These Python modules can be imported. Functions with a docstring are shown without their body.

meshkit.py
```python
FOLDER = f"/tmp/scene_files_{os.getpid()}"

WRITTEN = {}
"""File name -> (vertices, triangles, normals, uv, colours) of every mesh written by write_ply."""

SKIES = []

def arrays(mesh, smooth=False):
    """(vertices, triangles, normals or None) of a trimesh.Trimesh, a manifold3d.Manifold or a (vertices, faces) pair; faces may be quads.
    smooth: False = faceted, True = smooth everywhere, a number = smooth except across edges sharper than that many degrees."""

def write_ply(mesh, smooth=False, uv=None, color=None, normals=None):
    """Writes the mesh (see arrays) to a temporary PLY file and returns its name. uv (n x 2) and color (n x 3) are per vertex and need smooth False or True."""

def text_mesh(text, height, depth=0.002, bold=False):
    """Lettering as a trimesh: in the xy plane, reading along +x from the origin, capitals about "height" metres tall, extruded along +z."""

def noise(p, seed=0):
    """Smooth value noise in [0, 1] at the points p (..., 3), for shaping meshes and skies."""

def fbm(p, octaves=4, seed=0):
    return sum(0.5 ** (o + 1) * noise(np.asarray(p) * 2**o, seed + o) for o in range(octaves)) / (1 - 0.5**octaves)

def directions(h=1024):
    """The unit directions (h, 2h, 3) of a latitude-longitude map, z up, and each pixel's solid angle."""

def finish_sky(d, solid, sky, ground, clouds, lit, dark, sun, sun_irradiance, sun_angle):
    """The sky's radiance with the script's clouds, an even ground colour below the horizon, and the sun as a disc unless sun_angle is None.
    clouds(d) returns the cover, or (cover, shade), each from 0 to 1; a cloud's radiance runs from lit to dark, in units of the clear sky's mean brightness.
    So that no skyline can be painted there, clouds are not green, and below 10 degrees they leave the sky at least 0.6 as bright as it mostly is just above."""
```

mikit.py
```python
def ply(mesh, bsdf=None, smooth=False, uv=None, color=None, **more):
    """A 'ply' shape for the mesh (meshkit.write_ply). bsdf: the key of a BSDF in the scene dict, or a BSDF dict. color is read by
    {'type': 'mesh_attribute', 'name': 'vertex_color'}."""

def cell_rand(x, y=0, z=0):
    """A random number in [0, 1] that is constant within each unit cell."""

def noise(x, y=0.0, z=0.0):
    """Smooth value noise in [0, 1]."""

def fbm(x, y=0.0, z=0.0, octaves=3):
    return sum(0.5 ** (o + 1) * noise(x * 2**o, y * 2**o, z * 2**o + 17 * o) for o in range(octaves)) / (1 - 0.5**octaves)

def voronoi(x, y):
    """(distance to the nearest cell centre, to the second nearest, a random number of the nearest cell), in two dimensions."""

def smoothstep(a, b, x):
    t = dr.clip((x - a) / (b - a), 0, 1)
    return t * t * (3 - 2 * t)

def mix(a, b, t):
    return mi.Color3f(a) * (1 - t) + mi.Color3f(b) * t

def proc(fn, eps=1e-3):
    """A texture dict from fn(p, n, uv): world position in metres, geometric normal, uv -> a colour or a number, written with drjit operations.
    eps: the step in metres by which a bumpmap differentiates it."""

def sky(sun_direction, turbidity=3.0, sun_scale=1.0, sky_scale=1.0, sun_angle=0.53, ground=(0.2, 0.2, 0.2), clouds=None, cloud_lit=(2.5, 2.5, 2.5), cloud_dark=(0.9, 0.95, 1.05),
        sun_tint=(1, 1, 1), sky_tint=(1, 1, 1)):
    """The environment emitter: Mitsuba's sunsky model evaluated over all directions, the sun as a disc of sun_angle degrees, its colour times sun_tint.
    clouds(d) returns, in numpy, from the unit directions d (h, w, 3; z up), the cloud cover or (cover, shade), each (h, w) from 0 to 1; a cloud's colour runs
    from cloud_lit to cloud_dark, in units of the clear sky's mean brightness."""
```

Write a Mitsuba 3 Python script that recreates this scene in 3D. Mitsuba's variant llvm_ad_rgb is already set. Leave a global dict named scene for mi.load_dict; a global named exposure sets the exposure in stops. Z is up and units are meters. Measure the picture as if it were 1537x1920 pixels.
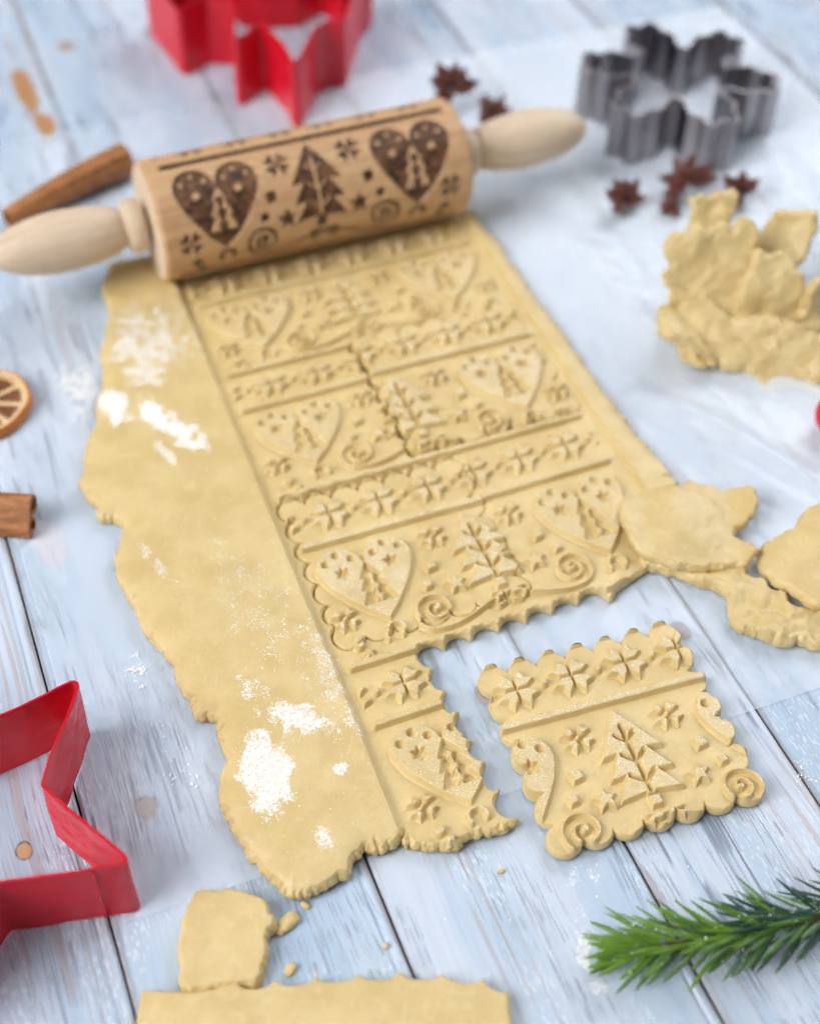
import math, random
import numpy as np
import drjit as dr
import mitsuba as mi
import trimesh
import shapely
from shapely import affinity
from shapely.geometry import Polygon, Point, LineString, MultiPoint, box
from shapely.ops import unary_union
from scipy.spatial import cKDTree
from scipy.ndimage import map_coordinates, gaussian_filter
import meshkit, mikit
from mikit import noise, fbm, cell_rand, smoothstep, mix, proc

T = mi.ScalarTransform4f
scene, labels = {}, {}
MM = 0.001

# ------------------------------------------------------------------ camera, light, exposure
CAM = np.array([0, 0, 0.37779])
PITCH, ROLL = 0.8293977, 0.0233924
fwd = np.array([0, math.cos(PITCH), -math.sin(PITCH)])
right = np.array([1.0, 0, 0]); up = np.cross(right, fwd)
cam_up = -math.sin(ROLL) * right + math.cos(ROLL) * up
scene['camera'] = {
    'type': 'thinlens', 'fov': 2 * math.degrees(math.atan(768.5 / 2683.0)), 'fov_axis': 'x',
    'aperture_radius': 0.0045, 'focus_distance': 0.442, 'near_clip': 0.02, 'far_clip': 20.0,
    'to_world': T().look_at(origin=CAM.tolist(), target=(CAM + fwd).tolist(), up=cam_up.tolist())}


def softbox(name, pos, target, w, h, rad, label):
    """A large soft rectangular light (a window or a diffused lamp of the kitchen studio)."""
    scene[name] = {'type': 'rectangle', 'to_world': T().look_at(origin=pos, target=target, up=[0, 0.01, 1]) @ T().scale([w / 2, h / 2, 1]),
                   'bsdf': {'type': 'diffuse', 'reflectance': {'type': 'rgb', 'value': [0.8, 0.8, 0.8]}},
                   'emitter': {'type': 'area', 'radiance': {'type': 'rgb', 'value': list(rad)}}}
    labels[name] = {'label': label, 'category': 'lamp'}


softbox('side_light', [-1.30, -0.45, 1.30], [0, 0.35, 0], 1.3, 1.2, (15.5, 15.5, 15.6), 'big soft window light at the near left of the table')
softbox('window_light', [0.95, 1.60, 1.25], [0.05, 0.4, 0], 1.3, 1.0, (9.0, 9.2, 9.6), 'soft window light behind the table at right')
softbox('overhead_light', [0.0, 0.40, 1.85], [0, 0.4, 0], 1.1, 1.1, (2.0, 2.0, 2.1), 'diffused light hanging over the table')
scene['room_light'] = {'type': 'constant', 'radiance': {'type': 'rgb', 'value': [0.24, 0.243, 0.25]}}
exposure = -0.77

# ------------------------------------------------------------------ helpers (all lengths in mm until put())


def put(key, verts, faces, bsdf, smooth=True, **kw):
    """One shape entry from mm vertices."""
    base, n = key, 0
    while key in scene:
        n += 1
        key = f'{base}_{n:03d}'
    scene[key] = mikit.ply((np.asarray(verts, float) * MM, np.asarray(faces, int)), bsdf, smooth, **kw)
    return key


def name_it(key, label, category=None, group=None, kind=None):
    labels[key] = {'label': label}
    if category: labels[key]['category'] = category
    if group: labels[key]['group'] = group
    if kind: labels[key]['kind'] = kind
    return key


def fb(x, y, z=0.0, s=1.0, octv=3, seed=0):
    p = np.stack(np.broadcast_arrays(np.asarray(x, float) * s, np.asarray(y, float) * s, np.asarray(z, float) * s), -1)
    return meshkit.fbm(p + 500.0, octv, seed)


def sstep(a, b, x):
    t = np.clip((x - a) / (b - a), 0, 1)
    return t * t * (3 - 2 * t)


def densify(pts, step, rough=0.0, seed=0, closed=True, sc=0.35):
    """Resample a closed outline and roughen it like torn dough."""
    pts = np.asarray(pts, float)
    ring = np.vstack([pts, pts[:1]]) if closed else pts
    L = np.r_[0, np.cumsum(np.hypot(*np.diff(ring, axis=0).T))]
    n = max(8, int(L[-1] / step))
    t = np.linspace(0, L[-1], n, endpoint=not closed)
    out = np.c_[np.interp(t, L, ring[:, 0]), np.interp(t, L, ring[:, 1])]
    if rough:
        d = np.roll(out, -1, 0) - np.roll(out, 1, 0)
        nr = np.c_[d[:, 1], -d[:, 0]] / (np.hypot(*d.T)[:, None] + 1e-9)
        a = (fb(out[:, 0], out[:, 1], seed * 7.3, sc, 3, seed) - 0.5) * 2
        out = out + nr * (a * rough)[:, None]
    return out


def chaikin(pts, n=2):
    p = np.asarray(pts, float)
    for _ in range(n):
        q = np.roll(p, -1, 0)
        p = np.stack([0.75 * p + 0.25 * q, 0.25 * p + 0.75 * q], 1).reshape(-1, 2)
    return p


def clean(g):
    g = g.buffer(0)
    return max(g.geoms, key=lambda q: q.area) if g.geom_type != 'Polygon' else g


def slab(poly, top, step, r=0.8, z0=None, wall=0.3, seed=0, wall_scale=0.6, rings=3, closed=False):
    """A slab of dough: a gridded top that follows top(x, y), rounded over towards its outline, and rough side walls down to z0(x, y)."""
    poly = clean(poly)
    x0, y0, x1, y1 = poly.bounds
    xs, ys = np.arange(x0 - step, x1 + 2 * step, step), np.arange(y0 - step, y1 + 2 * step, step)
    X, Y = np.meshgrid(xs, ys)
    segs = [densify(np.array(g.coords)[:-1], step * 0.2) for g in [poly.exterior, *poly.interiors]]
    B = np.vstack(segs)
    tree = cKDTree(B)
    P = np.c_[X.ravel(), Y.ravel()]
    ins = shapely.contains_xy(poly, P[:, 0], P[:, 1])
    d = np.zeros(len(P))
    d[ins] = tree.query(P[ins])[0]
    ok = (ins & (d > 0.33 * step)).reshape(X.shape)
    c = ok[:-1, :-1] & ok[:-1, 1:] & ok[1:, 1:] & ok[1:, :-1]
    ii = np.arange(P.shape[0]).reshape(X.shape)
    a, b, cc, dd = (q[c] for q in (ii[:-1, :-1], ii[:-1, 1:], ii[1:, 1:], ii[1:, :-1]))
    F = np.vstack([np.c_[a, b, cc], np.c_[a, cc, dd]])
    # half cells at the stair steps
    for q, (i, j, k) in (((ii[:-1, :-1], ii[:-1, 1:], ii[1:, 1:], ii[1:, :-1]), t) for t in ((0, 1, 2), (1, 2, 3), (2, 3, 0), (3, 0, 1))):
        o = [ok.ravel()[z] for z in q]
        m = o[i] & o[j] & o[k] & ~c
        F = np.vstack([F, np.c_[q[i][m], q[j][m], q[k][m]]])
    used = np.unique(F)
    remap = np.full(len(P), -1); remap[used] = np.arange(len(used))
    F, V, d = remap[F], P[used].copy(), d[used]
    E = np.vstack([F[:, [0, 1]], F[:, [1, 2]], F[:, [2, 0]]])
    N = len(V)
    code, rev = E[:, 0] * N + E[:, 1], E[:, 1] * N + E[:, 0]
    bd = E[~np.isin(code, rev)]
    bv = np.unique(bd)
    V[bv] = B[tree.query(V[bv])[1]]
    d[bv] = 0
    zb = np.zeros(N) if z0 is None else z0(V[:, 0], V[:, 1])
    rr = np.clip(d / r, 0, 1)
    Z = top(V[:, 0], V[:, 1]) - r * (1 - np.sqrt(np.clip(1 - (1 - rr) ** 2, 0, 1)))
    nr = np.zeros((N, 2))
    e = V[bd[:, 1]] - V[bd[:, 0]]
    en = np.c_[e[:, 1], -e[:, 0]]
    np.add.at(nr, bd[:, 0], en); np.add.at(nr, bd[:, 1], en)
    nr /= np.hypot(*nr.T)[:, None] + 1e-9
    verts, faces = [np.c_[V, Z]], [F]
    loc = np.full(N, -1); loc[bv] = np.arange(len(bv))
    prev, count = bv, N
    A, Bq = bd[:, 0], bd[:, 1]
    for k in range(1, rings + 1):
        f = 1 - k / rings
        zz = zb[bv] + f * (Z[bv] - zb[bv])
        wl = wall(V[bv, 0], V[bv, 1]) if callable(wall) else wall
        off = wl * (2 * fb(V[bv, 0], V[bv, 1], zz * 2.0, wall_scale, 3, seed) - 0.7) * (1 if k < rings else 0.5) + 0.25 * math.sin(math.pi * f)
        verts.append(np.c_[V[bv] + nr[bv] * off[:, None], zz])
        cur = count + np.arange(len(bv))
        pa, pb = prev[loc[A]], prev[loc[Bq]]
        ca, cb = cur[loc[A]], cur[loc[Bq]]
        faces += [np.c_[pa, ca, cb], np.c_[pa, cb, pb]]
        prev, count = cur, count + len(bv)
    if closed:
        low = np.c_[V, zb]
        low[bv] = verts[-1]
        verts.append(low)
        faces.append(F[:, ::-1] + count)
    return np.vstack(verts), np.vstack(faces)


def lathe(profile, n=64):
    """Surface of revolution round x from (x, radius) pairs."""
    pr = np.asarray(profile, float)
    th = np.linspace(0, 2 * np.pi, n, endpoint=False)
    V = np.stack([np.repeat(pr[:, 0], n), np.outer(pr[:, 1], np.cos(th)).ravel(), np.outer(pr[:, 1], np.sin(th)).ravel()], 1)
    i, j = np.meshgrid(np.arange(len(pr) - 1), np.arange(n), indexing='ij')
    a, b = (i * n + j).ravel(), (i * n + (j + 1) % n).ravel()
    return V, np.vstack([np.c_[a, b, b + n], np.c_[a, b + n, a + n]])


def rot(ax, deg):
    return trimesh.transformations.rotation_matrix(math.radians(deg), ax)[:3, :3]


def smooth_curve(pts, n):
    """Catmull-Rom through open 2-D or 3-D points."""
    p = np.asarray(pts, float)
    p = np.vstack([2 * p[0] - p[1], p, 2 * p[-1] - p[-2]])
    out = []
    for i in range(1, len(p) - 2):
        t = np.linspace(0, 1, n, endpoint=False)[:, None]
        out.append(0.5 * (2 * p[i] + (p[i + 1] - p[i - 1]) * t + (2 * p[i - 1] - 5 * p[i] + 4 * p[i + 1] - p[i + 2]) * t ** 2 + (3 * p[i] - p[i - 1] - 3 * p[i + 1] + p[i + 2]) * t ** 3))
    return np.vstack(out + [p[-2:-1]])


# ------------------------------------------------------------------ materials
PA = 0.39123                       # direction across the planks
NX, NY = math.cos(PA), math.sin(PA)
SEAMS = [-230, -153, -79, -4.9, 69.6, 143.2, 204.5, 277, 350, 424, 497, 570, 640]


def across(p):
    x, y = p.x * 1000, p.y * 1000
    return x * NX + y * NY, y * NX - x * NY


# bare spots and knots of the boards: (across, along, half width, half length, ring darkness)
SPOTS = [(-23.0, 234.2, 2.2, 2.8, 0.9), (13.9, 235.4, 3.2, 3.9, 0.75), (196.3, 237.6, 3.4, 3.6, 0.8), (124.4, 237.2, 2.4, 3.2, 0.7),
         (58.5, 645.0, 5.2, 22.0, 0.0), (61.5, 612.0, 5.6, 11.0, 0.0), (86.3, 679.0, 5.0, 5.5, 0.1), (8.9, 349.5, 6.0, 11.0, -1.0)]


def board_colour(p, n, uv):
    a, b = across(p)
    pid = mi.Float(0)
    for s in SEAMS[1:-1]:
        pid += dr.select(a > s, 1.0, 0.0)
    r1, r2 = cell_rand(pid, 3), cell_rand(pid, 11)
    wob = 1.6 * (noise(a * 0.03, b * 0.02, pid) - 0.5) * 6
    aw = a + wob * 0.5
    big = fbm(aw * 0.05, b * 0.012, pid * 3.1, 3)
    streak = fbm(aw * 0.55, b * 0.018, pid * 1.7, 3)
    fine = fbm(aw * 2.6, b * 0.05, pid, 3)
    col = mix((0.39, 0.495, 0.61), (0.55, 0.615, 0.705), smoothstep(0.3, 0.72, big))
    col = mix(col, (0.52, 0.54, 0.64), smoothstep(0.45, 0.75, streak) * (0.25 + 0.4 * r1))
    col = mix(col, (0.33, 0.45, 0.60), smoothstep(0.55, 0.8, fbm(aw * 0.16 + 7, b * 0.02, pid, 2)) * 0.55 * r2)
    col = col * (0.92 + 0.16 * fine)
    col = mix(col, (0.66, 0.71, 0.78), smoothstep(0.66, 0.74, noise(aw * 2.1, b * 0.5, pid)) * smoothstep(0.45, 0.6, noise(a * 0.09, b * 0.05, 77)) * 0.6)
    # open grain: short dark lines, in patches
    patch = smoothstep(0.48, 0.68, fbm(a * 0.035 + 3, b * 0.012, pid * 5, 2))
    lines = smoothstep(0.60, 0.72, noise(aw * 1.5, b * 0.035, pid * 2)) * smoothstep(0.35, 0.7, noise(aw * 0.4, b * 0.09, 4))
    col = mix(col, (0.16, 0.19, 0.26), lines * patch * 0.85)
    dash = smoothstep(0.70, 0.80, noise(aw * 3.4, b * 0.13, pid * 7)) * smoothstep(0.40, 0.62, noise(a * 0.07 + 9, b * 0.03, 51))
    col = mix(col, (0.20, 0.22, 0.28), dash * 0.6)
    brown = smoothstep(0.63, 0.72, noise(aw * 0.9 + 31, b * 0.02, pid)) * smoothstep(0.52, 0.68, noise(a * 0.06, b * 0.018, pid + 40))
    col = mix(col, (0.36, 0.25, 0.20), brown * 0.35)
    # worn strip at board edges
    e = mi.Float(99.0)
    for s in SEAMS:
        e = dr.minimum(e, dr.abs(a - s))
    worn = smoothstep(2.2, 0.8, e + 2.0 * (noise(b * 0.07, pid, 2) - 0.35))
    col = mix(col, (0.24, 0.20, 0.19), worn * 0.55)
    for sa, sb, ha, hb, ring in SPOTS:
        q = dr.sqrt(dr.square((a - sa) / ha) + dr.square((b - sb) / hb)) + 0.35 * (noise(a * 0.45, b * 0.3, 9) - 0.5)
        inner = (0.52, 0.30, 0.13) if ring >= 0.85 else (0.42, 0.19, 0.05) if ring == 0 else (0.36, 0.25, 0.21) if ring > 0 else (0.72, 0.58, 0.58)
        col = mix(col, inner, smoothstep(1.05, 0.8, q) * (0.9 if ring >= 0 else 0.5))
        if ring > 0:
            col = mix(col, (0.10, 0.07, 0.06), smoothstep(0.75, 0.95, q) * smoothstep(1.25, 1.05, q) * ring * (0.3 + 0.7 * noise(a * 0.8, b * 0.8, 2)))
    return col


def board_bump(p, n, uv):
    a, b = across(p)
    return (fbm(a * 2.4, b * 0.05, 3, 2) + 0.6 * fbm(a * 0.7, b * 0.02, 5, 2)) * 0.00022


scene['painted_wood'] = {'type': 'twosided', 'nested': {'type': 'bumpmap', 'arbitrary': proc(board_bump, 2e-4), 'scale': 1.0,
    'bsdf': {'type': 'principled', 'base_color': proc(board_colour), 'roughness': 0.5, 'specular': 0.4}}}


def dough_colour(p, n, uv):
    x, y, z = p.x * 1000, p.y * 1000, p.z * 1000
    g = fbm(x * 0.09, y * 0.09, z * 0.09, 3)
    f = fbm(x * 2.2, y * 2.2, z * 2.2, 2)
    col = mix((0.585, 0.435, 0.188), (0.65, 0.50, 0.238), smoothstep(0.3, 0.7, g))
    col = col * (0.95 + 0.1 * f)
    col = mix(col, (0.72, 0.60, 0.36), smoothstep(0.74, 0.82, noise(x * 0.55 + 70, y * 0.55, z * 0.55)) * 0.2)
    col = mix(col, (0.50, 0.355, 0.13), smoothstep(0.60, 0.78, fbm(x * 0.16 + 30, y * 0.16, z * 0.16, 3)) * 0.22)
    fl = smoothstep(0.80, 0.86, noise(x * 1.35, y * 1.35, z * 1.35))
    return mix(col, (0.42, 0.26, 0.08), fl * 0.16)


def dough_bump(p, n, uv):
    x, y, z = p.x * 1000, p.y * 1000, p.z * 1000
    return (0.7 * fbm(x * 1.7, y * 1.7, z * 1.7, 2) + 0.5 * noise(x * 0.5, y * 0.5, z * 0.5)) * 0.0002


scene['dough'] = {'type': 'twosided', 'nested': {'type': 'bumpmap', 'arbitrary': proc(dough_bump, 1.5e-4), 'scale': 1.0,
    'bsdf': {'type': 'principled', 'base_color': proc(dough_colour), 'roughness': 0.42, 'specular': 0.5}}}

def paper_bump(p, n, uv):
    x, y = p.x * 1000, p.y * 1000
    return (fbm(x * 0.11, y * 0.11, 2, 3) * 1.0 + 0.25 * noise(x * 0.5, y * 0.5, 4)) * 0.0011


# waxed paper: grey-white fibres that the wax, and butter from the dough, make see-through; more opaque at right, painting in the white glare there
def paper_opacity(p, n, uv):
    x, y = p.x * 1000, p.y * 1000
    q = smoothstep(15, 100, 0.8 * x + 0.5 * (y - 400) + 60 * (fbm(x * 0.03, y * 0.03, 8, 3) - 0.5))
    return 0.27 + 0.33 * q + 0.12 * (fbm(x * 0.2, y * 0.2, 5, 3) - 0.5)


scene['parchment'] = {'type': 'mask', 'opacity': proc(paper_opacity), 'nested': {'type': 'twosided', 'nested': {'type': 'bumpmap', 'arbitrary': proc(paper_bump, 8e-4), 'scale': 1.0,
    'bsdf': {'type': 'principled', 'base_color': {'type': 'rgb', 'value': [0.80, 0.86, 0.92]}, 'roughness': 0.30, 'specular': 0.55}}}}
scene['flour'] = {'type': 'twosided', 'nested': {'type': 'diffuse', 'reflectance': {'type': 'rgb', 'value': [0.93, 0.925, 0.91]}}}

# pin frame: e1 along the roller and the printed bands, e2 away from the camera
BA = 0.40630
E1, E2 = np.array([math.cos(BA), math.sin(BA)]), np.array([-math.sin(BA), math.cos(BA)])


def wood_fn(light, dark, rings):
    def fn(p, n, uv):
        x, y, z = p.x * 1000, p.y * 1000, p.z * 1000
        s, t = x * float(E1[0]) + y * float(E1[1]), y * float(E1[0]) - x * float(E1[1])
        g = fbm(t * 0.5, z * 0.5, s * 0.012, 3)
        f = fbm(t * 2.6, z * 2.6, s * 0.10, 2)
        pores = smoothstep(0.70, 0.80, noise(t * 2.2, z * 2.2, s * 0.16))
        c = mix(light, dark, smoothstep(0.3, 0.75, g) * rings)
        return mix(c * (0.93 + 0.14 * f), dark, pores * 0.45)
    return fn


scene['beech'] = {'type': 'twosided', 'nested': {'type': 'principled', 'base_color': proc(wood_fn((0.58, 0.37, 0.20), (0.44, 0.25, 0.12), 0.8)), 'roughness': 0.5, 'specular': 0.35}}
scene['pale_beech'] = {'type': 'twosided', 'nested': {'type': 'principled', 'base_color': proc(wood_fn((0.65, 0.52, 0.38), (0.55, 0.41, 0.27), 0.7)), 'roughness': 0.48, 'specular': 0.4}}


def burnt_fn(p, n, uv):
    x, y, z = p.x * 1000, p.y * 1000, p.z * 1000
    return mix((0.045, 0.020, 0.010), (0.19, 0.085, 0.038), smoothstep(0.3, 0.75, fbm(x * 0.5, y * 0.5, z * 0.5, 3)))


scene['burnt_wood'] = {'type': 'twosided', 'nested': {'type': 'principled', 'base_color': proc(burnt_fn), 'roughness': 0.5, 'specular': 0.4}}


def red_fn(p, n, uv):
    x, y, z = p.x * 1000, p.y * 1000, p.z * 1000
    return mix((0.50, 0.003, 0.014), (0.62, 0.006, 0.022), fbm(x * 0.4, y * 0.4, z * 0.4, 3))


def red_rough(p, n, uv):
    x, y, z = p.x * 1000, p.y * 1000, p.z * 1000
    return 0.24 + 0.30 * smoothstep(0.4, 0.7, fbm(x * 0.25, y * 0.25, z * 0.6, 3))


def red_bump(p, n, uv):
    x, y, z = p.x * 1000, p.y * 1000, p.z * 1000
    return (0.8 * fbm(x * 0.25, y * 0.25, z * 0.12, 2) + 0.12 * noise(x * 3, y * 3, z * 3)) * 0.0004


scene['red_enamel'] = {'type': 'twosided', 'nested': {'type': 'bumpmap', 'arbitrary': proc(red_bump, 2e-4), 'scale': 1.0,
    'bsdf': {'type': 'principled', 'base_color': proc(red_fn), 'roughness': proc(red_rough), 'specular': 0.5}}}
scene['tin'] = {'type': 'twosided', 'nested': {'type': 'roughconductor', 'material': 'Cr', 'alpha': 0.2, 'specular_reflectance': {'type': 'rgb', 'value': [0.55, 0.54, 0.52]}}}


def cinnamon_fn(p, n, uv):
    x, y, z = p.x * 1000, p.y * 1000, p.z * 1000
    g = fbm(x * 0.12, y * 0.6, z * 0.6, 3)
    f = fbm(x * 0.9, y * 2.5, z * 2.5, 2)
    return mix((0.20, 0.075, 0.024), (0.46, 0.19, 0.065), smoothstep(0.25, 0.75, 0.6 * g + 0.4 * f))


scene['cinnamon_bark'] = {'type': 'twosided', 'nested': {'type': 'principled', 'base_color': proc(cinnamon_fn), 'roughness': 0.55, 'specular': 0.35}}


def anise_fn(p, n, uv):
    x, y, z = p.x * 1000, p.y * 1000, p.z * 1000
    return mix((0.05, 0.014, 0.010), (0.17, 0.05, 0.03), fbm(x * 0.5, y * 0.5, z * 0.5, 3))


scene['anise_pod'] = {'type': 'twosided', 'nested': {'type': 'principled', 'base_color': proc(anise_fn), 'roughness': 0.45, 'specular': 0.4}}


def seg_fn(p, n, uv):
    x, y, z = p.x * 1000, p.y * 1000, p.z * 1000
    return mix((0.09, 0.03, 0.012), (0.26, 0.10, 0.035), fbm(x * 0.6, y * 0.6, z * 0.6, 3))


scene['dried_flesh'] = {'type': 'twosided', 'nested': {'type': 'principled', 'base_color': proc(seg_fn), 'roughness': 0.35, 'specular': 0.5}}
scene['orange_rind'] = {'type': 'twosided', 'nested': {'type': 'principled', 'base_color': {'type': 'rgb', 'value': [0.52, 0.16, 0.025]}, 'roughness': 0.45}}
scene['orange_pith'] = {'type': 'twosided', 'nested': {'type': 'principled', 'base_color': {'type': 'rgb', 'value': [0.66, 0.46, 0.25]}, 'roughness': 0.6}}
scene['berry_skin'] = {'type': 'principled', 'base_color': {'type': 'rgb', 'value': [0.50, 0.006, 0.035]}, 'roughness': 0.25, 'specular': 0.5}
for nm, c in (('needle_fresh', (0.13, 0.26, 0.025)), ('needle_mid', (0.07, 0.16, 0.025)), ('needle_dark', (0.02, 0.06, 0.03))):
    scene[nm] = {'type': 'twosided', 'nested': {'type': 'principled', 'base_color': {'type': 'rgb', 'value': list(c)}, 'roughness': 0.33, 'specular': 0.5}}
scene['stem_bark'] = {'type': 'twosided', 'nested': {'type': 'diffuse', 'reflectance': {'type': 'rgb', 'value': [0.10, 0.065, 0.035]}}}

# ------------------------------------------------------------------ the table: planks with a moulded bead on one edge
P0, P1 = -60.0, 960.0
rng = random.Random(5)
for k in range(len(SEAMS) - 1):
    s0, s1 = SEAMS[k] + 0.28, SEAMS[k + 1] - 0.28
    dz = rng.uniform(-0.12, 0.05)
    # cross-section: rounded edges and, 3 mm in from one edge, a shallow groove
    prof = [(s0, -12), (s0, -1.1), (s0 + 0.35, -0.4), (s0 + 1.0, 0), (s1 - 4.3, 0), (s1 - 3.9, -0.45), (s1 - 3.3, -0.55), (s1 - 2.7, -0.25), (s1 - 2.2, -0.02), (s1 - 0.9, -0.05), (s1 - 0.3, -0.5), (s1, -1.2), (s1, -12)]
    V, F = [], []
    for b in (P0, P1):
        for a, z in prof:
            V.append((a * NX - b * NY, a * NY + b * NX, z + dz if z > -5 else z))
    n = len(prof)
    for i in range(n - 1):
        F += [(i, i + n, i + 1 + n), (i, i + 1 + n, i + 1)]
    put('wooden_table__plank', V, F, 'painted_wood', 25)
name_it('wooden_table', 'pale blue and white painted board table top with worn seams', kind='structure')
c = np.array([(-240, -70), (650, -70), (650, 970), (-240, 970)])
put('wooden_table__underlay', [(a * NX - b * NY, a * NY + b * NX, -6.0) for a, b in c], [(0, 1, 2), (0, 2, 3)], 'stem_bark', False)

# ------------------------------------------------------------------ the printed pattern (one tile, mm)
TW, TH, UC = 121.0, 77.0, 60.4


def star(cx, cy, R, n=5, k=0.45, ph=90):
    return Polygon([(cx + (R if i % 2 == 0 else R * k) * math.cos(math.radians(ph + i * 180 / n)), cy + (R if i % 2 == 0 else R * k) * math.sin(math.radians(ph + i * 180 / n))) for i in range(2 * n)])


def flake(cx, cy, R, gap=0.32, core=0.0):
    """Knitted eight-pointed star: eight petals parted along the axes."""
    out = []
    for q in range(4):
        for sw in (0, 1):
            pts = [(gap, gap), (0.52 * R, gap * 1.25), (R, 0.40 * R), (0.56 * R, 0.56 * R)]
            if sw: pts = [(b, a) for a, b in pts]
            out.append(affinity.rotate(Polygon(pts).buffer(0.05), 90 * q, origin=(0, 0)))
    g = unary_union(out)
    if core:
        g = g.difference(Point(0, 0).buffer(core * 1.9)).union(Point(0, 0).buffer(core))
    return affinity.translate(g, cx, cy)


def spiral(cx, cy, R, flip):
    pts = []
    for i in range(90):
        t = i / 89
        a = math.radians(200 - 575 * t)
        r = R * (1 - 0.83 * t)
        pts.append((r * math.cos(a), r * math.sin(a)))
    tail = [(R * 4.6, -R * 0.10), (R * 3.7, -R * 0.22), (R * 2.7, -R * 0.50), (R * 1.6, -R * 0.92), (R * 0.6, -R * 1.1), (-R * 0.35, -R * 1.0), (-R * 0.85, -R * 0.55)]
    line = smooth_curve(tail + [pts[3]], 8)
    g = LineString(np.vstack([line, pts[4:]])).buffer(0.62)
    g = g.union(Point(0, 0).buffer(1.1))
    g = affinity.scale(g, -1 if flip else 1, 1, origin=(0, 0))
    return affinity.translate(g, cx, cy)


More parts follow.
